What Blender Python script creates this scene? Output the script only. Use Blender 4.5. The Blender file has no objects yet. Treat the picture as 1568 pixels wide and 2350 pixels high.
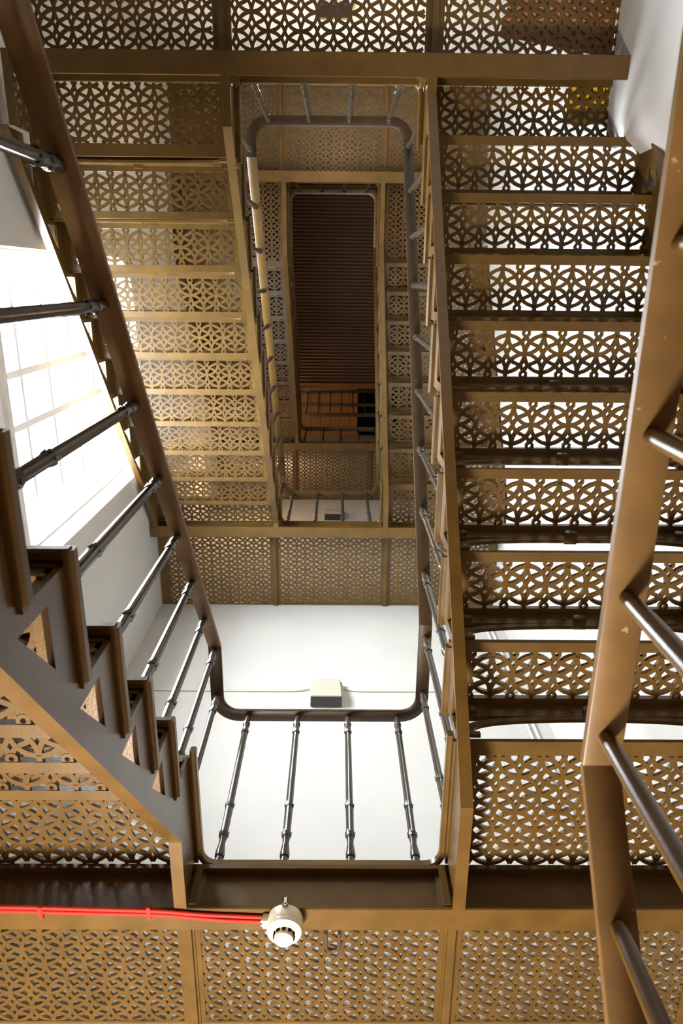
import bpy, bmesh, math, random
from math import sin, cos, pi, radians, sqrt, hypot
from mathutils import Vector, Matrix

random.seed(7)
SC = bpy.context.scene
COL = SC.collection

# ------------------------------------------------------------------ materials
def new_mat(name):
    m = bpy.data.materials.new(name)
    m.use_nodes = True
    nt = m.node_tree
    b = nt.nodes['Principled BSDF']
    return m, nt, b

def noise(nt, scale, detail=4.0, rough=0.55):
    tc = nt.nodes.new('ShaderNodeTexCoord')
    n = nt.nodes.new('ShaderNodeTexNoise')
    n.inputs['Scale'].default_value = scale
    n.inputs['Detail'].default_value = detail
    n.inputs['Roughness'].default_value = rough
    nt.links.new(tc.outputs['Object'], n.inputs['Vector'])
    return n

def ramp(nt, src, stops):
    r = nt.nodes.new('ShaderNodeValToRGB')
    e = r.color_ramp.elements
    e[0].position, e[0].color = stops[0][0], (*stops[0][1], 1)
    e[1].position, e[1].color = stops[-1][0], (*stops[-1][1], 1)
    for p, c in stops[1:-1]:
        x = e.new(p); x.color = (*c, 1)
    nt.links.new(src, r.inputs['Fac'])
    return r

def bump(nt, b, src, strength, dist=0.002):
    bp = nt.nodes.new('ShaderNodeBump')
    bp.inputs['Strength'].default_value = strength
    bp.inputs['Distance'].default_value = dist
    nt.links.new(src, bp.inputs['Height'])
    nt.links.new(bp.outputs['Normal'], b.inputs['Normal'])

def iron_paint(name, base, rough=0.36, chips=0.0, bumpy=0.35, spec=0.36):
    m, nt, b = new_mat(name)
    n = noise(nt, 9.0, 6.0)
    d = tuple(c * 0.78 for c in base)
    l = tuple(min(1, c * 1.2) for c in base)
    r = ramp(nt, n.outputs['Fac'], [(0.3, d), (0.72, l)])
    out = r.outputs['Color']
    if chips > 0:
        n2 = noise(nt, 55.0, 3.0)
        r2 = ramp(nt, n2.outputs['Fac'], [(chips, (0, 0, 0)), (chips + 0.03, (1, 1, 1))])
        mx = nt.nodes.new('ShaderNodeMix'); mx.data_type = 'RGBA'
        nt.links.new(r2.outputs['Color'], mx.inputs['Factor'])
        nt.links.new(out, mx.inputs['A'])
        mx.inputs['B'].default_value = (0.34, 0.24, 0.13, 1)
        out = mx.outputs['Result']
    nt.links.new(out, b.inputs['Base Color'])
    b.inputs['Roughness'].default_value = rough
    b.inputs['Specular IOR Level'].default_value = spec
    n3 = noise(nt, 140.0, 3.0)
    bump(nt, b, n3.outputs['Fac'], bumpy, 0.0015)
    return m

def plain(name, col, rough=0.5, metal=0.0, spec=0.5):
    m, nt, b = new_mat(name)
    n = noise(nt, 14.0, 4.0)
    r = ramp(nt, n.outputs['Fac'], [(0.3, tuple(c * 0.93 for c in col)), (0.7, tuple(min(1, c * 1.04) for c in col))])
    nt.links.new(r.outputs['Color'], b.inputs['Base Color'])
    b.inputs['Roughness'].default_value = rough
    b.inputs['Metallic'].default_value = metal
    b.inputs['Specular IOR Level'].default_value = spec
    return m

def plaster(name, col):
    m, nt, b = new_mat(name)
    n = noise(nt, 2.2, 7.0, 0.62)
    r = ramp(nt, n.outputs['Fac'], [(0.25, tuple(c * 0.94 for c in col)), (0.65, col)])
    # thin dark scuffs and cracks
    tc = nt.nodes.new('ShaderNodeTexCoord')
    wv = nt.nodes.new('ShaderNodeTexNoise')
    wv.inputs['Scale'].default_value = 11.0
    wv.inputs['Detail'].default_value = 9.0
    wv.inputs['Roughness'].default_value = 0.75
    nt.links.new(tc.outputs['Object'], wv.inputs['Vector'])
    r2 = ramp(nt, wv.outputs['Fac'], [(0.745, (0, 0, 0)), (0.765, (1, 1, 1))])
    mx = nt.nodes.new('ShaderNodeMix'); mx.data_type = 'RGBA'
    nt.links.new(r2.outputs['Color'], mx.inputs['Factor'])
    nt.links.new(r.outputs['Color'], mx.inputs['A'])
    mx.inputs['B'].default_value = (0.25, 0.22, 0.19, 1)
    nt.links.new(mx.outputs['Result'], b.inputs['Base Color'])
    b.inputs['Roughness'].default_value = 0.75
    n3 = noise(nt, 26.0, 5.0)
    bump(nt, b, n3.outputs['Fac'], 0.18, 0.004)
    return m

M = {}
IRON = (0.098, 0.0525, 0.0112)
M['iron'] = iron_paint('brown_iron_paint', IRON)
M['iron_smooth'] = iron_paint('brown_iron_paint_smooth', IRON, 0.30, 0.0, 0.14, 0.55)
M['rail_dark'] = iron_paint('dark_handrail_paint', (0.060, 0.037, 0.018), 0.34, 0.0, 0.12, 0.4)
M['iron_chip'] = iron_paint('chipped_brown_rail_paint', (0.150, 0.083, 0.027), 0.42, 0.71, 0.1)
M['iron_bar'] = iron_paint('glossy_baluster_paint', (0.060, 0.047, 0.035), 0.24, 0.0, 0.15)
M['wall'] = plaster('white_plaster', (0.54, 0.525, 0.495))
M['wall2'] = plaster('white_plaster_pier', (0.54, 0.53, 0.52))
M['white_wood'] = plain('white_painted_wood', (0.78, 0.77, 0.75), 0.45)
M['cream_plastic'] = plain('cream_plastic', (0.80, 0.70, 0.52), 0.32)
M['lamp_plastic'] = plain('ivory_plastic', (0.50, 0.48, 0.38), 0.35)
M['black_plastic'] = plain('worn_black_plastic', (0.02, 0.02, 0.025), 0.45)
M['red'] = plain('red_cable_sheath', (0.50, 0.028, 0.018), 0.6, 0, 0.2)
M['steel'] = plain('bare_steel', (0.62, 0.63, 0.66), 0.3, 0.9)
M['rust'] = plain('rusty_iron', (0.06, 0.034, 0.018), 0.6)
M['yellow'] = plain('yellow_board', (0.88, 0.62, 0.02), 0.5)
M['ink'] = plain('black_print', (0.01, 0.01, 0.01), 0.6)
M['salmon'] = plain('salmon_board', (0.62, 0.27, 0.13), 0.7)
M['pipe'] = plain('pale_pipe_paint', (0.72, 0.73, 0.75), 0.45)
M['dark_wood'] = plain('dark_timber_lining', (0.17, 0.085, 0.032), 0.55)
M['plank'] = plain('orange_timber_planks', (0.42, 0.19, 0.06), 0.5)
M['bounce_cut'] = plain('dark_brown_bounce_cut', (0.10, 0.06, 0.03), 0.5)  # for the added out-of-view panels that damp wall bounce
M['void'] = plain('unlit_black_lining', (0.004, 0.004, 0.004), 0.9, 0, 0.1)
M['tile'] = plain('warm_floor_tiles', (0.14, 0.09, 0.055), 0.5)
m, nt, b = new_mat('window_glass')
nt.nodes.remove(b)
tr = nt.nodes.new('ShaderNodeBsdfTransparent'); gl = nt.nodes.new('ShaderNodeBsdfGlossy'); gl.inputs['Roughness'].default_value = 0.03
mxs = nt.nodes.new('ShaderNodeMixShader'); mxs.inputs[0].default_value = 0.05
nt.links.new(tr.outputs[0], mxs.inputs[1]); nt.links.new(gl.outputs[0], mxs.inputs[2])
nt.links.new(mxs.outputs[0], nt.nodes['Material Output'].inputs['Surface'])
M['glass'] = m
m, nt, b = new_mat('lit_lamp_diffuser')
b.inputs['Base Color'].default_value = (0.8, 0.75, 0.6, 1)
b.inputs['Emission Color'].default_value = (1.0, 0.62, 0.26, 1)
b.inputs['Emission Strength'].default_value = 14.0
M['lit'] = m

# ------------------------------------------------------------------ mesh helper
class MB:
    def __init__(s):
        s.v = []; s.f = []
    def add(s, vs, fs):
        o = len(s.v); s.v += [tuple(p) for p in vs]
        s.f += [tuple(i + o for i in f) for f in fs]
    def box(s, x0, x1, y0, y1, z0, z1):
        x0, x1 = min(x0, x1), max(x0, x1); y0, y1 = min(y0, y1), max(y0, y1); z0, z1 = min(z0, z1), max(z0, z1)
        s.add([(x0,y0,z0),(x1,y0,z0),(x1,y1,z0),(x0,y1,z0),(x0,y0,z1),(x1,y0,z1),(x1,y1,z1),(x0,y1,z1)],
              [(0,3,2,1),(4,5,6,7),(0,1,5,4),(1,2,6,5),(2,3,7,6),(3,0,4,7)])
    def prism(s, poly, ax, a, b):
        n = len(poly)
        def P(p, t):
            return {'X': (t, p[0], p[1]), 'Y': (p[0], t, p[1]), 'Z': (p[0], p[1], t)}[ax]
        vs = [P(p, a) for p in poly] + [P(p, b) for p in poly]
        fs = [tuple(range(n - 1, -1, -1)), tuple(range(n, 2 * n))] + [(i, (i + 1) % n, n + (i + 1) % n, n + i) for i in range(n)]
        s.add(vs, fs)
    def ribbon(s, pts, w, z0, z1):
        """flat strip along 2D pts (x, y), width w, from z0 to z1"""
        n = len(pts)
        if n < 2: return
        vs = []
        for i, p in enumerate(pts):
            a = pts[max(i - 1, 0)]; c = pts[min(i + 1, n - 1)]
            tx, ty = c[0] - a[0], c[1] - a[1]
            L = hypot(tx, ty) or 1
            nx, ny = -ty / L * w / 2, tx / L * w / 2
            vs += [(p[0]+nx, p[1]+ny, z0), (p[0]-nx, p[1]-ny, z0), (p[0]-nx*.86, p[1]-ny*.86, z1), (p[0]+nx*.86, p[1]+ny*.86, z1)]
        fs = []
        for i in range(n - 1):
            k = 4 * i
            for q in range(4):
                fs.append((k + q, k + (q + 1) % 4, k + 4 + (q + 1) % 4, k + 4 + q))
        fs += [(0, 1, 2, 3), (4*n-4, 4*n-1, 4*n-2, 4*n-3)]
        s.add(vs, fs)
    def sweep(s, path, prof, closed=False):
        """profile (side, up) swept along a 3D path; side stays horizontal"""
        n = len(path); m = len(prof); vs = []
        P = [Vector(p) for p in path]
        for i in range(n):
            a = P[i - 1] if i > 0 else P[0]; c = P[i + 1] if i < n - 1 else P[-1]
            if i > 0 and i < n - 1:
                t = (P[i] - a).normalized() + (c - P[i]).normalized()
            else:
                t = c - a
            t.normalize()
            side = Vector((t.y, -t.x, 0))
            if side.length < 1e-5: side = Vector((1, 0, 0))
            side.normalize(); up = side.cross(t).normalized()
            for (u, v) in prof:
                vs.append(P[i] + side * u + up * v)
        fs = []
        for i in range(n - 1):
            for q in range(m):
                fs.append((i*m+q, i*m+(q+1) % m, (i+1)*m+(q+1) % m, (i+1)*m+q))
        fs += [tuple(range(m - 1, -1, -1)), tuple(range((n-1)*m, n*m))]
        s.add(vs, fs)
    def tube(s, path, r, seg=10):
        n = len(path); P = [Vector(p) for p in path]; vs = []
        ref = None
        for i in range(n):
            a = P[max(i-1, 0)]; c = P[min(i+1, n-1)]
            t = (c - a).normalized()
            if ref is None:
                ref = Vector((0, 0, 1)) if abs(t.z) < .9 else Vector((1, 0, 0))
            e1 = (ref - t * ref.dot(t)).normalized(); e2 = t.cross(e1); ref = e1
            rr = r[i] if isinstance(r, (list, tuple)) else r
            for k in range(seg):
                A = 2*pi*k/seg
                vs.append(P[i] + e1*cos(A)*rr + e2*sin(A)*rr)
        fs = []
        for i in range(n-1):
            for q in range(seg):
                fs.append((i*seg+q, i*seg+(q+1) % seg, (i+1)*seg+(q+1) % seg, (i+1)*seg+q))
        fs += [tuple(range(seg-1, -1, -1)), tuple(range((n-1)*seg, n*seg))]
        s.add(vs, fs)
    def lathe(s, prof, seg=16, c=(0, 0, 0), flute=0.0, flute_range=None):
        vs = []; n = len(prof)
        for (r, z) in prof:
            for k in range(seg):
                A = 2*pi*k/seg; rr = r
                if flute and flute_range[0] <= z <= flute_range[1] and k % 2: rr = r*(1-flute)
                vs.append((c[0]+rr*cos(A), c[1]+rr*sin(A), c[2]+z))
        fs = []
        for i in range(n-1):
            for q in range(seg):
                fs.append((i*seg+q, i*seg+(q+1) % seg, (i+1)*seg+(q+1) % seg, (i+1)*seg+q))
        fs += [tuple(range(seg-1, -1, -1)), tuple(range((n-1)*seg, n*seg))]
        s.add(vs, fs)
    def mesh(s, name, mat, smooth=None, bevel=0):
        me = bpy.data.meshes.new(name)
        me.from_pydata(s.v, [], s.f)
        bm = bmesh.new(); bm.from_mesh(me)
        bmesh.ops.recalc_face_normals(bm, faces=bm.faces)
        if bevel:
            es = [e for e in bm.edges if len(e.link_faces) == 2 and e.calc_face_angle(0) > 0.6]
            bmesh.ops.bevel(bm, geom=es, offset=bevel, segments=2, affect='EDGES', clamp_overlap=True)
        bm.to_mesh(me); bm.free()
        me.materials.append(mat)
        if smooth is not None:
            for p in me.polygons: p.use_smooth = True
            me.set_sharp_from_angle(angle=radians(smooth))
        return me
    def obj(s, name, mat, parent=None, smooth=None, bevel=0, loc=(0, 0, 0)):
        return link(name, s.mesh(name, mat, smooth, bevel), parent, loc)

def link(name, me, parent=None, loc=(0, 0, 0)):
    o = bpy.data.objects.new(name, me)
    COL.objects.link(o); o.location = loc
    if parent is not None:
        o.parent = parent
    return o

def tag(o, label=None, cat=None, group=None, kind=None):
    if label: o['label'] = label
    if cat: o['category'] = cat
    if group: o['group'] = group
    if kind: o['kind'] = kind
    return o

def thing(name, label, cat, loc=(0, 0, 0), group=None):
    o = bpy.data.objects.new(name, None); COL.objects.link(o)
    o.location = loc; o.empty_display_size = .1
    return tag(o, label, cat, group)

def rel(o):
    l = o.location
    return -l.x, -l.y, -l.z

# ------------------------------------------------------------------ dimensions
XL, XR = -0.452, 0.368            # well side of the inner stringers
YP, YM = 1.837, -0.800            # well side of the landing beams
R = 0.183
ZB = {0: -0.181, 1: 1.649, 2: 3.299, 3: 5.131, 4: 6.600, 5: 8.096}   # underside of beams
FL = {k: z + 0.207 for k, z in ZB.items()}                           # walking level
A = 0.070                          # radius of the lattice circles
RW = 0.0138                        # rib width of the castings
WX0, WX1 = -1.46, 1.33             # walls
WY0, WY1 = -1.58, 2.60
OUTL, OUTR = -1.432, 1.312         # outer stringers

# ------------------------------------------------------------------ lattice of interlaced circles
def lattice(mb, x0, x1, y0, y1, ox, oy, z0, z1, clip=None):
    a = A
    cx0, cx1, cy0, cy1 = x0-.004, x1+.004, y0-.004, y1+.004
    def emit(pts, zo=0.0):
        run = []
        for p in pts:
            if cx0 <= p[0] <= cx1 and cy0 <= p[1] <= cy1: run.append(p)
            else:
                if len(run) > 1: mb.ribbon(run, RW, z0+zo, z1-zo)
                run = []
        if len(run) > 1: mb.ribbon(run, RW, z0+zo, z1-zo)
    i0, i1 = int(math.floor((x0-ox)/a))-1, int(math.ceil((x1-ox)/a))+1
    j0, j1 = int(math.floor((y0-oy)/a))-1, int(math.ceil((y1-oy)/a))+1
    for i in range(i0, i1+1):
        for j in range(j0, j1+1):
            if (i+j) % 2 == 0: continue
            cx, cy = ox+i*a, oy+j*a
            emit([(cx+a*cos(2*pi*k/32+.02), cy+a*sin(2*pi*k/32+.02)) for k in range(33)], .0003*((i+2*j) % 5))
            for sg in (1, -1):       # wavy diagonals between circle centres
                pts = []
                for k in range(11):
                    t = k/10; w = .066*sin(2*pi*t)
                    dx = t - w; dy = t + w
                    pts.append((cx+a*dx, cy+sg*a*dy))
                emit(pts, .0016 if sg > 0 else .0019)

_gr = {}
def tread_grating(x0):
    """cast tread lattice, local origin at the opening's corner, 12A long and 2.5A deep"""
    if 'tg' in _gr: return _gr['tg']
    mb = MB(); a = A; h = 1.25*a
    lattice(mb, 0, 12*a, h-a, h+a, 0, h, 0, .017)
    for i in range(6):
        for s in (-1, 1):
            x = a+2*a*i
            mb.ribbon([(x, h+s*.95*a), (x, h+s*1.3*a)], RW*1.1, 0, .017)
    for i in range(7):
        for s in (-1, 1):
            x = 2*a*i
            mb.ribbon([(x+.17*a*cos(2*pi*k/12), h+s*1.13*a+.17*a*sin(2*pi*k/12)) for k in range(13)], RW*.72, 0, .0165)
    _gr['tg'] = mb.mesh('grating', M['iron'])
    return _gr['tg']

# ------------------------------------------------------------------ flights
def riser_mesh(x0, x1, h, name):
    """cast riser: top bar with lugs, arched band, feet; local z from 0, y from 0 to .014"""
    mb = MB()
    w = x1-x0
    mb.box(0, w, 0, .014, h*.60, h)
    mb.box(0, w, -.006, .004, h*.60, h*.60+.012)
    mb.box(0, w, -.004, .006, h-.02, h)
    n = 36; out = []; inn = []
    e = .05
    for k in range(n+1):
        t = pi*k/n
        x = w/2 - (w/2-e)*cos(t)
        z = h*.50*min(1.0, sin(t)**.55)
        out.append((x, z))
    outer = [(w/2 - (w/2-.012)*cos(pi*k/n), h*.02+h*.62*min(1, sin(pi*k/n)**.6)) for k in range(n+1)]
    for k in range(n):
        q = [out[k], out[k+1], outer[k+1], outer[k]]
        mb.prism(q, 'Y', .001, .013)
    mb.box(0, e+.02, 0, .014, 0, .016); mb.box(w-e-.02, w, 0, .014, 0, .016)
    mb.box(0, .012, 0, .014, 0, h); mb.box(w-.012, w, 0, .014, 0, h)
    for fx in (.055, w*.5, w-.055):
        pts = [(fx+.022*cos(pi*k/8), h*.66+.028*sin(pi*k/8)) for k in range(9)]
        mb.prism(pts, 'Y', -.014, .03)
        pts = [(fx-.05+.007*cos(2*pi*k/8), h*.76+.007*sin(2*pi*k/8)) for k in range(8)]
        mb.prism(pts, 'Y', -.004, .018)
    return mb.mesh(name, M['iron'])

def stringer_poly(mb, x0, x1, y0, d, G, n, Fa, Fb, r, hole=True):
    g = .14; s = r/G
    Y = lambda u: y0+d*u
    def q(pts): mb.prism([(Y(u), z) for u, z in pts], 'X', x0, x1)
    Fa += .005; Fb += .005
    Za, Zb = Fa-.207, Fb-.207
    # foot on the lower landing
    u0 = -(.207-g)/s
    q([(u0, Za), (0, Fa-g), (0, Fa-.022), (u0, Fa-.022)])
    for j in range(1, n):
        Zt = Fa+r*j; ua = G*(j-1)
        b = lambda u: Zt-r-g+u*s
        t = Zt-.022
        z1 = Zt-.115
        q([(ua, b(0)), (ua+.035, b(.035)), (ua+.035, t), (ua, t)])
        if hole:
            q([(ua+.035, z1), (ua+G, z1), (ua+G, t), (ua+.035, t)])
            q([(ua+.035, b(.035)), (ua+.152, b(.152)), (ua+.152, z1), (ua+.035, b(.035)+.072)])
            q([(ua+.152, b(.152)), (ua+G, b(G)), (ua+G, z1), (ua+.152, z1)])
        else:
            q([(ua+.035, b(.035)), (ua+G, b(G)), (ua+G, t), (ua+.035, t)])
    ue = G*(n-1); ux = (r+g-.207)/s
    q([(ue, Fb-r-g), (ue+ux, Zb), (ue+ux, Fb-.022), (ue, Fb-.022)])
    return Y(u0), Y(ue+ux), (u0, Za-.005), (ue+ux, Zb-.005)

def flight(idx, side, a, b, n, y0, d, G, label, hide=False):
    """side 'L'/'R'; climbs from landing a to landing b, first riser at y0, direction d along Y"""
    Fa, Fb = FL[a], FL[b]; r = (Fb-Fa)/n
    sx = -1 if side == 'L' else 1
    edge = XL if side == 'L' else XR             # well edge
    xo0 = edge + sx*.081; xo1 = xo0 + sx*12*A     # grating opening
    xend = OUTL if side == 'L' else OUTR
    root = thing('stair_flight', label, 'stairs', (edge+sx*.45, y0, Fa), 'cast-iron stair flights')
    ox, oy, oz = rel(root)
    # stringers
    for which in (0, 1):
        mb = MB()
        if which == 0:
            px0, px1 = edge+sx*.010, edge+sx*.022; f0, f1 = edge, edge+sx*.038
        else:
            px0, px1 = xend-sx*.022, xend-sx*.010; f0, f1 = xend, xend-sx*.038
        ya, yb, k0, k1 = stringer_poly(mb, px0, px1, y0, d, G, n, Fa, Fb, r)
        # bottom flange
        path = [(ya, k0[1]), (yb, k1[1])]
        mb.prism([(ya, k0[1]), (yb, k1[1]), (yb, k1[1]+.013), (ya, k0[1]+.013)], 'X', f0, f1)
        o = mb.obj('stringer', M['iron_smooth'], root)
        o.location = (ox, oy, oz)
    xa, xb = min(edge, xend), max(edge, xend)
    w0, w1 = xa+.022, xb-.022
    rm = riser_mesh(w0, w1, r-.022, 'riser')
    tm = None
    tg = tread_grating(0)
    # tread frame mesh, shared by every tread of this flight; local origin at riser foot line, walking surface z=0
    mb = MB()
    yy = lambda u: d*u
    fo = .0375; op = 2.5*A
    gx0, gx1 = min(xo0, xo1), max(xo0, xo1)
    z0, z1 = -.021, 0
    mb.box(xa+.004, xb-.004, yy(-.012), yy(fo), z0, z1)
    mb.box(xa+.004, xb-.004, yy(fo+op), yy(G+.004), z0, z1)
    mb.box(xa+.004, gx0, yy(fo-.001), yy(fo+op+.001), z0, z1)
    mb.box(gx1, xb-.004, yy(fo-.001), yy(fo+op+.001), z0, z1)
    # rounded nosings: front and well-side return
    prof = [(-.012, -.010), (-.006, -.016), (.006, -.016), (.012, -.010), (.012, .006), (.006, .012), (-.006, .012), (-.012, .006)]
    mb.sweep([(xa+.002, yy(-.016), -.012), (xb-.002, yy(-.016), -.012)], prof)
    mb.sweep([(edge+sx*.004, yy(-.026), -.012), (edge+sx*.004, yy(G-.012), -.012)], [(u*.95, v*1.05) for u, v in prof])
    tm = mb.mesh('tread', M['iron'])
    for j in range(1, n+1):
        y = y0+d*G*(j-1)
        o = link('riser', rm, root, (w0+ox, y+oy-(.0 if d > 0 else .0), Fa+r*(j-1)+oz))
        if d < 0:
            o.scale = (1, -1, 1)
        if j < n:
            t = link('tread', tm, root, (ox, y+oy, Fa+r*j+oz))
            gy = yy(fo) if d > 0 else yy(fo+op)
            link('grating', tg, t, (gx0, gy, -.019))
    return root

# ------------------------------------------------------------------ landings
def landing(k, s, extL, extR, xa, xb, label, oL=None, panels_anchor=None, wall_y=None, curb_r=None):
    """s=+1 landing at the window-side end, -1 at the opposite end; extL/R = front edges of the side platforms"""
    Yb = YP if s > 0 else YM
    zb, F = ZB[k], FL[k]
    yw = wall_y if wall_y is not None else (WY1 if s > 0 else WY0)
    yw = yw-s*.005
    root = thing('stair_landing', label, 'landing', (-.04, Yb, zb), 'cast-iron landings')
    off = rel(root)
    def part(mb, name, mat, **kw):
        o = mb.obj(name, mat, root, **kw); o.location = off; return o
    Y = lambda u: Yb+s*u
    gz0, gz1 = zb+.189, zb+.2025
    # main beam
    mb = MB()
    mb.box(xa, xb, Y(0), Y(.088), zb, zb+.016)
    mb.box(xa, xb, Y(.040), Y(.054), zb+.012, F-.006)
    mb.box(xa, xb, Y(.012), Y(.085), zb+.165, zb+.186)
    part(mb, 'main_beam', M['iron'], bevel=.002)
    # web angle brackets beside the stringers
    for x in (XL+.012, XR-.012):
        mb = MB(); mb.box(x-.010, x+.010, Y(-.004), Y(.045), zb+.014, zb+.168); mb.box(x-.022, x+.022, Y(.030), Y(.041), zb+.016, zb+.166)
        part(mb, 'angle_bracket', M['iron_smooth'])
    # T ribs carrying the plates
    rl, rr = XL-.051, XR+.041
    ya, yb = Y(.085), yw
    for x in (rl, rr):
        mb = MB(); mb.box(x-.040, x+.040, ya, yb, gz0-.002, gz1); mb.box(x-.014, x+.014, ya, yb, gz0-.022, gz0); mb.box(x-.022, x+.022, ya, yb, gz0-.008, gz0)
        part(mb, 'floor_rib', M['iron'])
    ax, ay = panels_anchor or (-.042+A, Yb+s*.30)
    def panel(x0, x1, y0, y1, fx0, fx1, fy0, fy1, anchor):
        y0, y1 = min(y0, y1), max(y0, y1)
        mb = MB()
        lattice(mb, x0+fx0, x1-fx1, y0+fy0, y1-fy1, anchor[0], anchor[1], gz0, gz1)
        e = .0
        if fx0: mb.box(x0, x0+fx0, y0, y1, gz0-.001, gz1)
        if fx1: mb.box(x1-fx1, x1, y0, y1, gz0-.001, gz1)
        if fy0: mb.box(x0+fx0, x1-fx1, y0, y0+fy0, gz0-.001, gz1)
        if fy1: mb.box(x0+fx0, x1-fx1, y1-fy1, y1, gz0-.001, gz1)
        return part(mb, 'grating_panel', M['iron'])
    yl0, yl1 = (ya, yb)
    far = .012
    fy = (0, far) if s > 0 else (far, 0)
    panel(xa, rl-.040, yl0, yl1, .072, .0, *fy, (ax, ay))
    panel(rl+.040, rr-.040, yl0, yl1, .0, .0, *fy, (ax, ay))
    panel(rr+.040, xb, yl0, yl1, .0, .06 if s > 0 else .012, *fy, (ax, ay))
    # platforms beside the well, in front of the beam
    for side, ye in (('L', extL), ('R', extR)):
        if ye is None: continue
        sx = -1 if side == 'L' else 1
        edge = XL if side == 'L' else XR
        xo0 = edge+sx*.081; xo1 = xo0+sx*12*A
        xend = max(OUTL, xa) if side == 'L' else min(OUTR, xb)
        x0, x1 = min(edge, xend), max(edge, xend)
        if side == 'R': xo1 = min(xo1, x1-.012)
        g0 = abs(min(xo0, xo1)-x0); g1 = abs(x1-max(xo0, xo1))
        if side == 'L': g0 = max(.03, g0)
        else: g1 = max(.012, g1)
        d0 = abs(Yb-ye)
        fr = .052 if d0 > .26 else .016
        y0, y1 = min(ye, Yb+s*.012), max(ye, Yb+s*.012)
        fy = (fr, .0) if s > 0 else (.0, fr)
        panel(x0+.004, x1, y0, y1, g0-.004 if side == 'R' else g0, g1 if side == 'R' else g1-.004, *fy, (xo0, ye+s*(fr+A*1.2)))
        # edge plates with flange: inner and outer
        for q in (0, 1):
            if q == 0: p0, p1, f0, f1 = edge+sx*.010, edge+sx*.022, edge, edge+sx*.038
            else: p0, p1, f0, f1 = xend-sx*.022, xend-sx*.010, xend, xend-sx*.038
            mb = MB()
            # the flight's own stringer ends .09 or .153 from the platform edge
            st = .153 if (k, side) in ARRIVE else .088
            ys = ye+s*st
            if abs(Yb-ye) > st+.01 and not (k in (0, 2) and side == 'R' and q == 1):
                mb.box(p0, p1, ys, Yb, zb+.006, F-.022)
                mb.box(f0, f1, ys, Yb+s*.002, zb, zb+.013)
                part(mb, 'edge_plate', M['iron_smooth'])
    # curb: rounded nosing around the well
    prof = [(-.010, -.012), (-.005, -.017), (.005, -.017), (.010, -.012), (.010, .008), (.005, .013), (-.005, .013), (-.010, .008)]
    c = .055; xl, xr = XL+.006, (curb_r or XR-.006); yb_ = Y(.030); zc = F-.004
    pts = []
    yl = extL if extL is not None else Y(-.2); yr = extR if extR is not None else Y(-.2)
    pts.append((xl, yl-s*.022, zc))
    for i in range(7):
        t = i/6*pi/2
        pts.append((xl+c-c*cos(t), yb_-s*c+s*c*sin(t), zc))
    for i in range(7):
        t = i/6*pi/2
        pts.append((xr-c+c*sin(t), yb_-s*c+s*c*cos(t), zc))
    pts.append((xr, yr-s*.022, zc))
    mb = MB(); mb.sweep(pts, prof); part(mb, 'curb', M['iron_smooth'], smooth=35)
    return root

# ------------------------------------------------------------------ balustrades
def baluster_mesh(h, kind='leaf'):
    key = (round(h, 2), kind)
    if key in _gr: return _gr[key]
    h = key[0]
    mb = MB()
    if kind == 'leaf':
        pr = [(.0150, 0), (.0150, .018), (.0125, .022), (.0125, .028), (.0165, .033), (.0175, .045), (.0150, .065), (.0115, .095), (.0135, .118), (.0180, .134), (.0182, .140), (.0140, .144), (.0142, .20),
              (.0150, .262), (.0176, .280), (.0179, .286), (.0138, .290), (.0134, h-.20), (.0132, h-.128), (.0164, h-.118), (.0166, h-.112), (.0130, h-.108), (.0132, h-.075), (.0158, h-.066), (.0160, h-.060), (.0122, h-.055), (.0132, h-.03), (.0120, h-.008), (.0105, h+.004)]
        mb.lathe(pr, 16, flute=.17, flute_range=(.143, h-.107))
        # pointed leaf tips on the collars
        for z, r0 in ((.139, .0178), (.285, .0174), (h-.061, .0156), (h-.113, .0162)):
            for k in range(6):
                t = 2*pi*k/6
                cx, cy = cos(t), sin(t)
                tx, ty = -sin(t)*.0065, cos(t)*.0065
                base = r0*.93
                v = [(cx*base+tx, cy*base+ty, z-.014), (cx*base-tx, cy*base-ty, z-.014), (cx*(r0+.0016), cy*(r0+.0016), z+.012), (cx*r0*.7, cy*r0*.7, z-.004)]
                mb.add(v, [(0, 1, 2), (0, 2, 3), (1, 3, 2), (0, 3, 1)])
    else:
        pr = [(.0170, 0), (.0170, .02), (.020, .05), (.014, .10), (.019, .14), (.0150, .15), (.0150, .3), (.0140, h-.12), (.0125, h-.03), (.0120, h+.004)]
        mb.lathe(pr, 20)
    _gr[key] = mb.mesh('baluster', M['iron_bar'] if kind == 'leaf' else M['iron_smooth'], smooth=30)
    return _gr[key]

RAILP = [(-.0285, .0), (-.0265, -.0015), (.0265, -.0015), (.0285, .0), (.0285, .012), (.020, .019), (-.020, .019), (-.0285, .012)]

def balustrade(label, path, bals, kind='leaf', cat='railing', mat='iron_chip'):
    """path: underside centre line of the handrail; bals: (x, y, z_base, z_top)"""
    x = sum(p[0] for p in path)/len(path); y = sum(p[1] for p in path)/len(path); z = min([b[2] for b in bals] or [path[0][2]-.86])
    root = thing('balustrade', label, cat, (x, y, z), 'well balustrades')
    off = rel(root)
    mb = MB(); mb.sweep(path, RAILP)
    o = mb.obj('handrail', M[mat], root, smooth=40); o.location = off
    for (bx, by, z0, z1) in bals:
        link('baluster', baluster_mesh(z1-z0, kind), root, (bx+off[0], by+off[1], z0+off[2]))
    return root

def loop(xl, xr, yl, yr, yb, s, z, zl=None, zr=None):
    c = .095; pts = [(xl, yl, z)]
    for i in range(9):
        t = i/8*pi/2; pts.append((xl+c-c*cos(t), yb-s*c+s*c*sin(t), z))
    for i in range(9):
        t = i/8*pi/2; pts.append((xr-c+c*sin(t), yb-s*c+s*c*cos(t), z))
    pts.append((xr, yr, z))
    return pts

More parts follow.
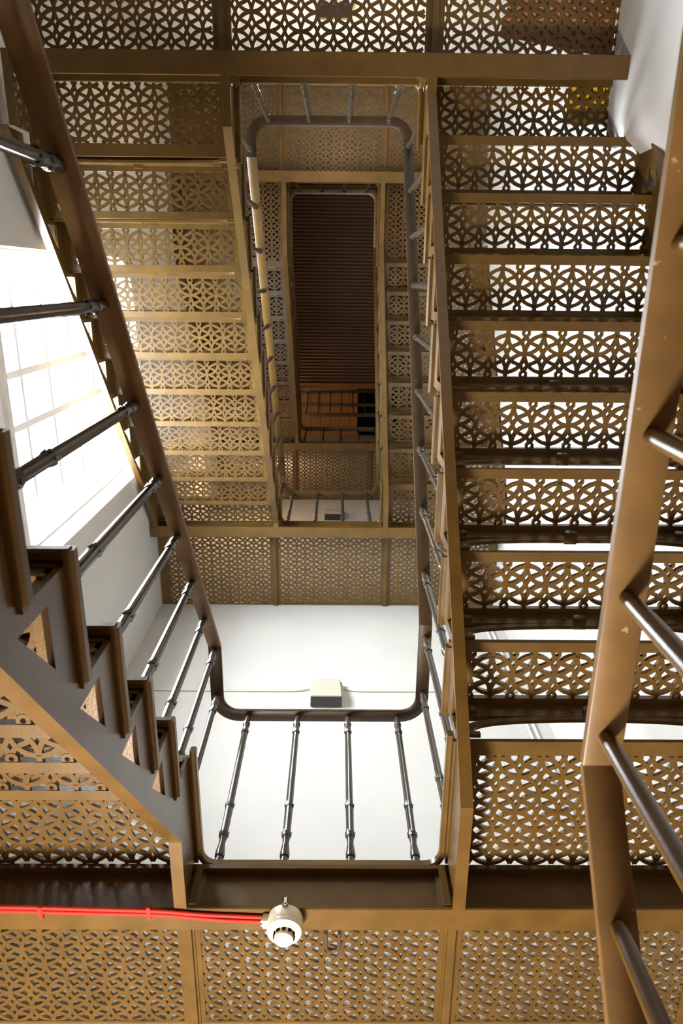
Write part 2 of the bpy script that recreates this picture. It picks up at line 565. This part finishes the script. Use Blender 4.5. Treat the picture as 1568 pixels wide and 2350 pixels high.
# ================================================================== build the stair
GF = FL[0]-R*7                                            # ground floor
FL['g'] = GF
ARRIVE = {(1, 'L'), (2, 'R'), (3, 'L'), (4, 'R'), (5, 'L'), (0, 'R')}
G2 = .2435; G1 = .2415; G4 = .2397
L1L, L1R = 1.43, 1.365
L2R, L2L = L1R-8*G2, -.521
L3L, L3R = L2L+9*G1, 1.536
L4R, L4L = L3R-7*G4, -.112
L5L = L4L+7*.24
f1y = L1L-9*G1
L0R = .625

flight(1, 'L', 0, 1, 10, f1y, 1, G1, 'nearest stair flight, saw-toothed stringer side rising along the left edge below the lowest landing')
flight(2, 'R', 1, 2, 9, L1R, -1, G2, 'wide dark stair flight with lattice treads climbing the right side')
flight(3, 'L', 2, 3, 10, L2L, 1, G1, 'golden-lit stair flight with lattice treads in front of the bright window')
flight(4, 'R', 3, 4, 8, L3R, -1, G4, 'small distant stair flight above, right of the central well')
flight(5, 'L', 4, 5, 8, L4L, 1, .24, 'topmost narrow stair flight, left of the dark ribbed ceiling')

landing(1, 1, L1L, L1R, WX0+.01, WX1-.005, 'lowest brown lattice landing, carrying the smoke detector and red cables', None, (-.391, 2.235))
landing(2, -1, L2L, L2R, -1.385, 1.215, 'dark lattice landing with wide beam across the top of the picture', None, (-1.217+.002, -1.082))
landing(3, 1, L3L, L3R, WX0+.008, WX1-.005, 'middle lattice landing above the white wall with the bulkhead lamp')
landing(4, -1, L4L, L4R, WX0+.02, 1.215, 'small golden-lit landing directly above the top well opening')
landing(5, 1, L5L, None, WX0+.01, WX1-.005, 'highest dim lattice landing below the timber planks', curb_r=1.25)
# level 0 platform on the right, where the near railing stands
landing(0, -1, f1y, L0R, WX0+.01, 1.215, 'landing just beside the camera under the near right railing')

# ---- railings
RX1L, RX1R = -.53, .393
RX2L, RX2R = -.495, .393
z1r, z2r, z3r, z4r, z5r = 2.717, 4.40, 6.20, 7.67, 9.16
yP, yM = 1.885, -.845
zb1 = FL[1]+.010
# lowest landing
xs = [-.394, -.170, .058, .281]
balustrade('near level balustrade with four full-height balusters in front of the white wall',
           loop(RX1L, RX1R, 1.53, 1.42, yP, 1, z1r),
           [(x, yP, zb1, z1r) for x in xs] + [(RX1L, 1.547, zb1, z1r), (RX1L, 1.78, zb1, z1r), (RX1R, 1.48, zb1, z1r), (RX1R, 1.76, zb1, z1r)], mat='rail_dark')
# flight 1, left
s1 = .758
zr = lambda Y: z1r-s1*(1.53-Y)
rx = lambda Y: RX1L-.006+.016*(1.53-Y)
bl = []
for j in range(1, 10):
    yc = 1.31-.2505*(9-j)
    bl.append((rx(yc), yc, FL[0]+R*j, zr(yc)))
balustrade('big sloping balustrade nearest the camera, crossing the bright window on the left',
           [(rx(-.82), -.82, zr(-.82)), (RX1L, 1.53, z1r)], bl)
# flight 2, right
s2 = (z2r-z1r)/(1.42+.75)
bl = []
for j in range(1, 9):
    yc = L1R-G2*(j-1)-.125
    bl.append((RX1R, yc, FL[1]+R*j, z1r+s2*(1.42-yc)))
balustrade('dark sloping balustrade just right of the central well, along the wide right flight',
           [(RX1R, 1.42, z1r), (RX2R, -.75, z2r)], bl, mat='rail_dark')
# landing 2
balustrade('short balustrade loop on the dark landing at the top end of the well',
           loop(RX2L, RX2R, -.66, -.75, yM, -1, z2r),
           [(x, yM, FL[2]+.010, z2r) for x in (-.39, -.163, .060, .280)] + [(RX2L, -.69, FL[2]+.01, z2r), (RX2R, -.715, FL[2]+.01, z2r)], mat='rail_dark')
# flight 3
s3 = .758
y3e = -.66+(z3r-z2r)/s3
bl = []
for j in range(1, 10):
    yc = L2L+G1*(j-1)+.11
    bl.append((RX2L, yc, FL[2]+R*j, z2r+s3*(yc+.66)))
balustrade('golden sloping balustrade left of the well, along the window-lit flight',
           [(RX2L, -.66, z2r), (RX2L, y3e, z3r)], bl, mat='iron_smooth')
# landing 3
balustrade('small level balustrade with four balusters on the middle landing in the well',
           loop(RX2L, RX2R, y3e, 1.60, yP, 1, z3r),
           [(x, yP, FL[3]+.01, z3r) for x in (-.40, -.172, .055, .278)] + [(RX2L, 1.79, FL[3]+.01, z3r), (RX2R, 1.72, FL[3]+.01, z3r)], mat='iron_smooth')
s4 = (z4r-z3r)/(1.60+.32)
bl = []
for j in range(1, 8):
    yc = L3R-G4*(j-1)-.12
    bl.append((RX2R, yc, FL[3]+R*j, z3r+s4*(1.60-yc)))
balustrade('distant sloping balustrade along the small upper right flight, mostly hidden',
           [(RX2R, 1.60, z3r), (RX2R, -.32, z4r)], bl, mat='iron_smooth')
balustrade('dim balustrade loop with three balusters at the top end of the upper well',
           loop(RX2L, RX2R, -.30, -.32, yM, -1, z4r),
           [(x, yM, FL[4]+.01, z4r) for x in (-.39, -.163, .060, .280)] + [(RX2L, -.52, FL[4]+.01, z4r), (RX2R, -.55, FL[4]+.01, z4r)], mat='iron_smooth')
s5 = (z5r-z4r)/(1.66+.30)
bl = []
r5 = (FL[5]-FL[4])/8
for j in range(1, 8):
    yc = L4L+.24*(j-1)+.12
    bl.append((RX2L, yc, FL[4]+r5*j, z4r+s5*(yc+.30)))
balustrade('topmost sloping handrail, a dark line left of the ribbed ceiling',
           [(RX2L, -.30, z4r), (RX2L, 1.66, z5r)], bl, mat='iron_smooth')
balustrade('highest level balustrade, below the timber planks at the end of the well',
           loop(RX2L, 1.24, 1.66, 1.5, yP, 1, z5r),
           [(x, yP, FL[5]+.01, z5r) for x in (-.40, -.172, .055, .278, .505, .73)] + [(RX2L, 1.79, FL[5]+.01, z5r)], mat='iron_smooth')
# railing beside the camera on the right
RX0 = .408; z0r = .886
bl = [(RX0, y, FL[0]+.01, z0r) for y in (-.52, -.28, -.044, .188, .418, .648)]
balustrade('close-up level handrail with smooth balusters running down the right edge',
           [(RX0, -.80, z0r), (RX0, .700, z0r)], bl, kind='plain')
s0 = .74
bl = [(RX0, .875, FL[0]-R, z0r-s0*.175), (RX0, 1.12, FL[0]-2*R, z0r-s0*.42)]
balustrade('close-up descending handrail at the bottom right corner',
           [(RX0, .700, z0r), (RX0, 1.30, z0r-s0*.60)], bl, kind='plain')
def lower_flight():
    FL[-1] = GF; ZB[-1] = FL[-1]-.207
    flight(0, 'R', -1, 0, 7, L0R+6*.2435, -1, .2435, 'lowest flight descending on the right below the close-up handrail')
lower_flight()

# ================================================================== the setting
def struct(mb, name, mat, **kw):
    o = mb.obj(name, mat, None, **kw); o['kind'] = 'structure'; return o
ZT = 13.2
def wall_with_holes(axis, c0, c1, a0, a1, z0, z1, holes):
    """axis 'X': wall plane between x=c0..c1, spanning y=a0..a1; holes = (a, b, za, zb)"""
    mb = MB()
    hs = sorted(holes)
    def put(a, b, za, zb):
        if b-a < 1e-4 or zb-za < 1e-4: return
        if axis == 'X': mb.box(c0, c1, a, b, za, zb)
        else: mb.box(a, b, c0, c1, za, zb)
    cols = sorted(set([a0, a1]+[h[0] for h in hs]+[h[1] for h in hs]))
    for i in range(len(cols)-1):
        a, b = cols[i], cols[i+1]; mid = (a+b)/2
        hz = sorted([(h[2], h[3]) for h in hs if h[0] <= mid <= h[1]])
        z = z0
        for (p, q) in hz:
            put(a, b, z, p); z = q
        put(a, b, z, z1)
    return mb

WIN = (-.13, 1.36, 3.02, 5.22)
WINL = (-.10, 1.30, -.75, 1.10)
struct(wall_with_holes('X', WX0-.34, WX0, WY0-.3, WY1+.3, GF-.1, ZT, [WIN]), 'wall_left', M['wall'])
struct(wall_with_holes('X', WX1, WX1+.34, WY0-.3, WY1+.3, GF-.1, ZT, []), 'wall_right', M['wall'])
struct(wall_with_holes('Y', WY1, WY1+.34, WX0-.3, WX1+.3, GF-.1, ZT, []), 'wall_front', M['wall'])
struct(wall_with_holes('Y', WY0-.34, WY0, WX0-.3, WX1+.3, GF-.1, ZT, []), 'wall_back', M['wall'])
mb = MB(); mb.box(WX0-.3, WX1+.3, WY0-.3, WY1+.3, GF-.2, GF); struct(mb, 'floor', M['tile'])

# unseen dark panels added on the lower walls to cut light bouncing upward
DZ = 1.45
for nm, bx in (('bounce_cut_left', (WX0, WX0+.012, WY0, WY1, GF, DZ)), ('bounce_cut_right', (WX1-.012, WX1, WY0, WY1, GF, DZ)),
               ('bounce_cut_front', (WX0, WX1, WY1-.012, WY1, GF, DZ)), ('bounce_cut_back', (WX0, WX1, WY0, WY0+.012, GF, DZ))):
    mb = MB(); mb.box(*bx); struct(mb, nm, M['bounce_cut'])
# plaster pier thickening the right wall behind the right-hand beam end
mb = MB()
nz = 60; ny = 14; X0 = 1.203
grid = []
for i in range(nz+1):
    z = 2.3+(5.3-2.3)*i/nz
    row = []
    for j in range(ny+1):
        t = j/ny
        y = WY0+(-.50-WY0)*t
        x = X0+.018*sin(z*3.1+t*2.2)*t+.012*sin(z*7.3+1.0+t*4)*t
        if t > .8: x += (WX1-X0)*(1-sqrt(max(0, 1-((t-.8)/.2)**2)))
        row.append((x, y, z))
    grid.append(row)
vs = [p for row in grid for p in row]; fs = []
for i in range(nz):
    for j in range(ny):
        a = i*(ny+1)+j; fs.append((a, a+1, a+ny+2, a+ny+1))
mb.add(vs, fs)
# close the back so the pier is solid
nb = len(mb.v)
bx = WX1+.02
mb.add([(bx, WY0, 2.3), (bx, -.50, 2.3), (bx, -.50, 5.3), (bx, WY0, 5.3)], [(0, 1, 2, 3)])
bot = [grid[0][j] for j in range(ny+1)]; top = [grid[-1][j] for j in range(ny+1)]
mb.add(bot+[(bx, -.50, 2.3), (bx, WY0, 2.3)], [tuple(range(ny+3))])
mb.add(top+[(bx, -.50, 5.3), (bx, WY0, 5.3)], [tuple(range(ny+3))])
struct(mb, 'wall_pier', M['wall2'], smooth=50)

# window in the left wall
wy0, wy1, wz0, wz1 = WIN
wroot = bpy.data.objects.new('window_1', None); COL.objects.link(wroot); wroot.location = (WX0-.16, (wy0+wy1)/2, wz0)
wroot['kind'] = 'structure'
woff = rel(wroot)
def wpart(mb, name, mat):
    o = mb.obj(name, mat, wroot); o.location = woff; return o
gx = WX0-.16
mb = MB()
for (a, b_, c, d_) in ((wy0, wy0+.06, wz0, wz1), (wy1-.06, wy1, wz0, wz1), (wy0, wy1, wz0, wz0+.12), (wy0, wy1, wz1-.06, wz1)):
    mb.box(gx-.03, gx+.03, a, b_, c, d_)
wpart(mb, 'window_frame', M['white_wood'])
mb = MB(); mb.box(gx+.03, WX0+.03, wy0, wy1, wz0, wz0+.035); mb.box(WX0-.02, WX0+.012, wy0, wy1, wz0-.3, wz0); wpart(mb, 'window_sill', M['white_wood'])
mb = MB()
for y in (wy0+.06+.265*k for k in range(1, 5)):
    mb.box(gx-.012, gx+.012, y-.018, y+.018, wz0+.1, wz1-.05)
z = 3.24+.355
while z < wz1-.1:
    mb.box(gx-.010, gx+.010, wy0+.05, wy1-.05, z-.013, z+.013); z += .355
wpart(mb, 'glazing_bars', M['white_wood'])
mb = MB(); mb.box(gx-.002, gx+.002, wy0+.05, wy1-.05, wz0+.1, wz1-.05); wpart(mb, 'window_pane', M['glass'])
mb = MB(); mb.box(gx+.03, gx+.036, 1.04, 1.055, wz0+.18, wz0+.34); mb.box(gx+.03, gx+.044, 1.042, 1.053, wz0+.30, wz0+.34)
wpart(mb, 'window_stay', M['black_plastic'])
# upper rounded corner plaster of the window head
mb = MB()
pts = [(wy1, wz1), (wy1-.30, wz1)] + [(wy1-.30+.30*sin(t*pi/16), wz1-.30+.30*cos(t*pi/16)) for t in range(1, 9)]
mb.prism(pts, 'X', WX0-.33, WX0-.001)
pts = [(wy0, wz1), (wy0+.30, wz1)] + [(wy0+.30-.30*sin(t*pi/16), wz1-.30+.30*cos(t*pi/16)) for t in range(1, 9)]
mb.prism(pts, 'X', WX0-.33, WX0-.001)
struct(mb, 'trim_1', M['wall'])

# ribbed timber ceiling over the well, planked ceiling beyond it, dark hatch
ZC = 11.5; YC = 1.62
mb = MB(); mb.box(WX0, WX1, WY0, YC, ZC+.02, ZC+.08)
n = 62
for k in range(n):
    y = WY0+.04+(YC-.06-WY0)*k/(n-1)
    mb.box(WX0, WX1, y-.012, y+.012, ZC-.045, ZC+.022)
struct(mb, 'ceiling', M['dark_wood'])
mb = MB(); mb.box(WX0, WX1, YC-.02, YC+.06, ZC-.075, ZC+.6); struct(mb, 'trim_2', M['plank'])
ZC2 = 12.1
mb = MB()
hx0, hx1 = .36, 1.0
x = WX0; k = 0
while x < WX1:
    w = .168
    xe = min(x+w-.006, WX1)
    if xe <= hx0 or x >= hx1: mb.box(x, xe, YC, WY1, ZC2, ZC2+.03)
    else:
        if x < hx0: mb.box(x, hx0, YC, WY1, ZC2, ZC2+.03)
    x += w
struct(mb, 'ceiling_planks', M['plank'])
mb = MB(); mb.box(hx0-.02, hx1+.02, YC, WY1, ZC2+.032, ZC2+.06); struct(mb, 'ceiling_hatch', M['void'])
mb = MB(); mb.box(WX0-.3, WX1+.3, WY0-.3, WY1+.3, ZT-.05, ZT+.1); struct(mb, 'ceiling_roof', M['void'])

# gallery guard rail below the planks
gal = thing('gallery_rail', 'dark guard rail of thin bars across the timber planks at the top', 'railing', (0, 1.90, 10.2))
goff = rel(gal)
for nm, za, zb_ in (('lower_rail', 10.27, 10.27), ('middle_rail', 11.15, 11.15)):
    mb = MB(); mb.sweep([(WX0, 1.90, za), (WX1, 1.90, zb_)], [(u*.9, v*2.2) for u, v in RAILP]); o = mb.obj(nm, M['rust'], gal); o.location = goff
mb = MB(); mb.sweep([(WX0, 1.74, 11.22), (WX1, 1.68, 11.30)], [(u*.9, v*2.2) for u, v in RAILP]); o = mb.obj('top_rail', M['rust'], gal); o.location = goff
x = WX0+.11
me = None
while x < WX1:
    if me is None:
        mb = MB(); mb.tube([(0, 0, 0), (0, -.05, .55), (0, -.18, .98)], .009, 8); me = mb.mesh('baluster', M['rust'])
    link('baluster', me, gal, (x+goff[0], 1.90+goff[1], 10.28+goff[2])); x += .178

# ================================================================== fittings
# smoke detector under the lowest beam
def smoke_detector():
    cx, cy, zt = -.148, 1.868, ZB[1]
    root = thing('smoke_detector', 'round cream smoke detector under the lowest beam at the cable end', 'smoke detector', (cx, cy, zt))
    def P(mb, name, mat, par=root, smooth=35):
        return mb.obj(name, mat, par, smooth=smooth)
    mb = MB(); mb.lathe([(.030, -.002), (.053, -.004), (.0545, -.010), (.0545, -.040), (.0535, -.043)], 48); base = P(mb, 'base', M['cream_plastic'])
    mb = MB(); mb.lathe([(.0535, -.0425), (.0540, -.046), (.0520, -.056), (.0420, -.062), (.0405, -.0615), (.0395, -.064), (.0350, -.066), (.0345, -.063), (.030, -.063)], 48)
    head = P(mb, 'detector_head', M['cream_plastic'])
    mb = MB(); mb.lathe([(.029, -.060), (.0290, -.078), (.0275, -.082), (.020, -.0855), (.006, -.0875), (.001, -.0876)], 40); cap = P(mb, 'sensor_cap', M['cream_plastic'])
    for k in range(10):
        t = 2*pi*(k+.5)/10
        mb = MB(); mb.box(-.0055, .0055, -.0022, .0022, -.005, .005)
        o = mb.obj('vent_slot', M['void'], head); o.location = (.0305*cos(t), .0305*sin(t), -.0675); o.rotation_euler = (0, 0, t+pi/2)
    mb = MB(); mb.box(-.068, -.050, -.016, .016, -.030, -.004); mb.box(-.074, -.066, -.012, -.004, -.026, -.010); mb.box(-.074, -.066, .004, .012, -.026, -.010)
    P(mb, 'cable_gland', M['cream_plastic'], smooth=None)
    mb = MB(); mb.box(-.008, -.005, -.060, -.040, -.012, .016); mb.box(.005, .008, -.060, -.040, -.012, .016); mb.box(-.008, .008, -.060, -.057, -.004, .016)
    mb.box(-.008, .008, -.060, -.030, -.012, -.008)
    P(mb, 'mounting_bracket', M['steel'], smooth=None)
smoke_detector()

def cable(name, label, pts, r, mat, cat, group=None):
    P = []
    for i in range(len(pts)-1):
        for k in range(6):
            t = k/6; P.append(Vector(pts[i]).lerp(Vector(pts[i+1]), t))
    P.append(Vector(pts[-1]))
    # soften
    for _ in range(3):
        P = [P[0]]+[(P[i-1]+P[i]*2+P[i+1])/4 for i in range(1, len(P)-1)]+[P[-1]]
    mb = MB(); mb.tube(P, r, 8)
    o = mb.obj(name, mat, None, smooth=60)
    return tag(o, label, cat, group)
zc = ZB[1]-.008
cable('red_cable', 'upper red alarm cable along the lowest beam to the smoke detector', [(-1.44, 1.826, zc), (-1.0, 1.823, zc), (-.72, 1.832, zc), (-.53, 1.838, zc), (-.40, 1.853, zc), (-.219, 1.862, zc)], .0062, M['red'], 'cable', 'red fire-alarm cables')
cable('red_cable', 'lower red alarm cable along the lowest beam to the smoke detector', [(-1.44, 1.842, zc), (-1.0, 1.838, zc), (-.78, 1.846, zc), (-.53, 1.852, zc), (-.36, 1.873, zc), (-.219, 1.880, zc)], .0062, M['red'], 'cable', 'red fire-alarm cables')
for x, lab in ((-.895, 'red clip holding the alarm cables near the left edge'), (-.565, 'red clip holding the alarm cables beside the near stringer foot')):
    mb = MB(); mb.box(x-.006, x+.006, 1.818, 1.862, zc-.009, zc+.008); mb.box(x-.004, x+.004, 1.862, 1.874, zc-.004, zc+.008)
    tag(mb.obj('cable_clip', M['red'], bevel=.002), lab, 'cable clip', 'red cable clips')
# U-shaped iron hook below the beam
hx = -.002
pts = [(hx-.020, 1.93, ZB[1]+.004), (hx-.020, 1.96, ZB[1]+.010)]
pts = [(hx-.021, 1.925, ZB[1]-.006), (hx-.021, 2.06, ZB[1]+.055)] + [(hx-.021*cos(pi*k/8), 2.06+.030*sin(pi*k/8), ZB[1]+.055+.012*sin(pi*k/8)) for k in range(1, 8)] + [(hx+.021, 2.06, ZB[1]+.055), (hx+.021, 1.925, ZB[1]-.006)]
mb = MB(); mb.tube(pts, .0068, 10)
tag(mb.obj('iron_hook', M['rust'], smooth=60), 'rusty U-shaped iron hook under the lowest landing right of the smoke detector', 'hook')

# bulkhead lamps
def bulkhead(x, y, z, s, label, lit=False):
    """s: direction the lamp faces along Y"""
    root = thing('bulkhead_lamp', label, 'wall lamp', (x, y, z), 'bulkhead lamps')
    mb = MB(); mb.box(-.104, .104, 0, s*.035, -.115, .125); mb.obj('back_box', M['lamp_plastic'], root, bevel=.003)
    mb = MB(); mb.box(-.1, .1, s*.010, s*.078, -.125, -.1145)
    mb.obj('base_plate', M['black_plastic'], root)
    mb = MB()
    vs = []
    for zz, yy_, hw in ((-.114, .085, .098), (-.04, .085, .097), (.118, .062, .088), (.128, .034, .088), (-.114, .034, .100)):
        vs += [(-hw, s*yy_, zz), (hw, s*yy_, zz)]
    mb.add(vs, [(0, 1, 3, 2), (2, 3, 5, 4), (4, 5, 7, 6), (6, 7, 9, 8), (8, 9, 1, 0), (0, 2, 4, 6, 8), (1, 9, 7, 5, 3)])
    mb.obj('diffuser', M['lit'] if lit else M['lamp_plastic'], root, bevel=.004)
    return root
bulkhead(-.055, WY1, 3.96, -1, 'ivory bulkhead lamp on the white wall above the near balustrade')
bulkhead(-.03, WY1, 7.62, -1, 'tiny bulkhead lamp behind the middle landing balusters in the well', False)
bulkhead(-.03, WY0, 5.06, 1, 'lamp silhouette behind the dark top landing lattice', False)
# thin cables along the white wall
zz = 4.02
cable('wall_cable', 'thin cream cable on the white wall left of the bulkhead lamp', [(-1.44, WY1-.006, zz+.01), (-1.0, WY1-.006, zz), (-.6, WY1-.006, zz-.004), (-.25, WY1-.006, zz-.003), (-.17, WY1-.012, zz+.02)], .005, M['lamp_plastic'], 'cable')
cable('wall_cable', 'thin cream cable on the white wall right of the bulkhead lamp', [(.06, WY1-.012, zz+.02), (.14, WY1-.006, zz-.003), (.5, WY1-.006, zz), (1.31, WY1-.006, zz+.006)], .005, M['lamp_plastic'], 'cable')
# conduits on the front wall seen under the right flight
for x, lab in ((1.185, 'thin pale conduit on the wall behind the right flight, left one of the pair'), (1.225, 'thin pale conduit on the wall behind the right flight, right one of the pair')):
    mb = MB(); mb.tube([(x, WY1-.009, FL[1]), (x, WY1-.009, ZB[3])], .008, 10)
    tag(mb.obj('conduit_pipe', M['pipe'], smooth=60), lab, 'pipe', 'pale wall conduits')

# boards lying on the dark landing, seen through its lattice
zbd = FL[2]+.002
def board(name, pts, mat, label, cat):
    mb = MB(); mb.prism(pts, 'Z', zbd, zbd+.008)
    return tag(mb.obj(name, mat), label, cat)
root = thing('yellow_sign', 'yellow printed board lying on the dark landing, seen through its lattice', 'sign', (1.06, -.74, zbd))
mb = MB(); mb.box(-.045, .155, -.085, .068, .0005, .007); mb.obj('board', M['yellow'], root)
def text(body, x, y, size, rot=0):
    cu = bpy.data.curves.new('lettering', 'FONT'); cu.body = body; cu.size = size; cu.extrude = .0003
    tmp = bpy.data.objects.new('tmp', cu); COL.objects.link(tmp)
    dg = bpy.context.evaluated_depsgraph_get(); dg.update()
    me = bpy.data.meshes.new_from_object(tmp.evaluated_get(dg))
    bpy.data.objects.remove(tmp)
    me.materials.clear(); me.materials.append(M['ink'])
    o = link('lettering', me, root, (x, y, .0001)); o.rotation_euler = (pi, 0, rot)
    return o
for body, x, y in (('H 5 F', .035, -.052), ('/L C d', .000, -.022), ('1 C 2', .040, .020)):
    text(body, x, y, .044)
board('salmon_board', [(.690, -1.010), (.965, -.966), (1.19, -.93), (1.19, -1.40), (.80, -1.40)], M['salmon'], 'salmon-coloured board lying on the dark landing at the top right', 'board')

# ================================================================== light
w = bpy.data.worlds.new('sky'); SC.world = w; w.use_nodes = True
bg = w.node_tree.nodes['Background']
bg.inputs['Color'].default_value = (0.88, 0.95, 1.0, 1); bg.inputs['Strength'].default_value = 44.0
def portal(loc, rot, sx, sy):
    l = bpy.data.lights.new('portal', 'AREA'); l.shape = 'RECTANGLE'; l.size = sx; l.size_y = sy
    l.cycles.is_portal = True
    o = bpy.data.objects.new('portal', l); COL.objects.link(o); o.location = loc; o.rotation_euler = rot
def area(name, loc, target, sx, sy, power, col):
    l = bpy.data.lights.new(name, 'AREA'); l.shape = 'RECTANGLE'; l.size = sx; l.size_y = sy; l.energy = power; l.color = col
    o = bpy.data.objects.new(name, l); COL.objects.link(o); o.location = loc
    d = Vector(target)-Vector(loc); o.rotation_euler = d.to_track_quat('-Z', 'Y').to_euler()
    return o
def point(name, loc, power, col, r=.06):
    l = bpy.data.lights.new(name, 'POINT'); l.energy = power; l.color = col; l.shadow_soft_size = r
    o = bpy.data.objects.new(name, l); COL.objects.link(o); o.location = loc
# portals on the openings (rotation so that -Z points into the hall)
portal((WX0-.33, (WIN[0]+WIN[1])/2, (WIN[2]+WIN[3])/2), (0, -pi/2, 0), WIN[3]-WIN[2], WIN[1]-WIN[0])
WARM = (1.0, 0.66, 0.34)
point('stair_fill', (-1.05, 2.0, 7.15), 13, WARM)  # added warm fill without a fixture, brightens the wall behind the middle landing
point('landing_lamp', (-.03, WY0+.30, 5.2), 14, WARM)
point('attic_fill', (-.9, 2.2, 10.0), 12, WARM)  # added fill, no fixture, lifts the ceiling ribs and planks
point('hall_fill', (-.62, 2.15, -.45), 450, (1.0, .93, .82), .22)  # unseen fill added low in the hall to light the lowest undersides

# ================================================================== camera
f = 1598.5
th, ro, ya = radians(18.416), radians(-.93), radians(-1.388)
F_ = Vector((0, sin(th), cos(th))); U_ = Vector((0, -cos(th), sin(th))); R_ = Vector((1, 0, 0))
R2 = R_*cos(ro)+U_*sin(ro); U2 = -R_*sin(ro)+U_*cos(ro)
Mz = Matrix.Rotation(ya, 3, 'Z')
cr, cu_, cf = Mz @ R2, Mz @ U2, Mz @ F_
cd = bpy.data.cameras.new('camera'); cam = bpy.data.objects.new('camera', cd); COL.objects.link(cam)
mw = Matrix.Identity(4)
for i in range(3):
    mw[i][0] = cr[i]; mw[i][1] = cu_[i]; mw[i][2] = -cf[i]
cam.matrix_world = mw
cd.sensor_fit = 'VERTICAL'; cd.sensor_height = 36; cd.sensor_width = 24; cd.lens = f*36/2350
cd.clip_start = .02; cd.clip_end = 100
cd.dof.use_dof = True; cd.dof.focus_distance = 3.2; cd.dof.aperture_fstop = 7.1
SC.camera = cam

SC.view_settings.view_transform = 'Standard'
SC.view_settings.look = 'None'
SC.view_settings.gamma = 1.0
SC.view_settings.use_curve_mapping = False
SC.view_settings.exposure = 0.5
SC.cycles.use_denoising = True
SC.cycles.use_adaptive_sampling = True
SC.cycles.adaptive_threshold = 0.02
SC.cycles.max_bounces = 9
SC.cycles.diffuse_bounces = 5
SC.cycles.transparent_max_bounces = 12
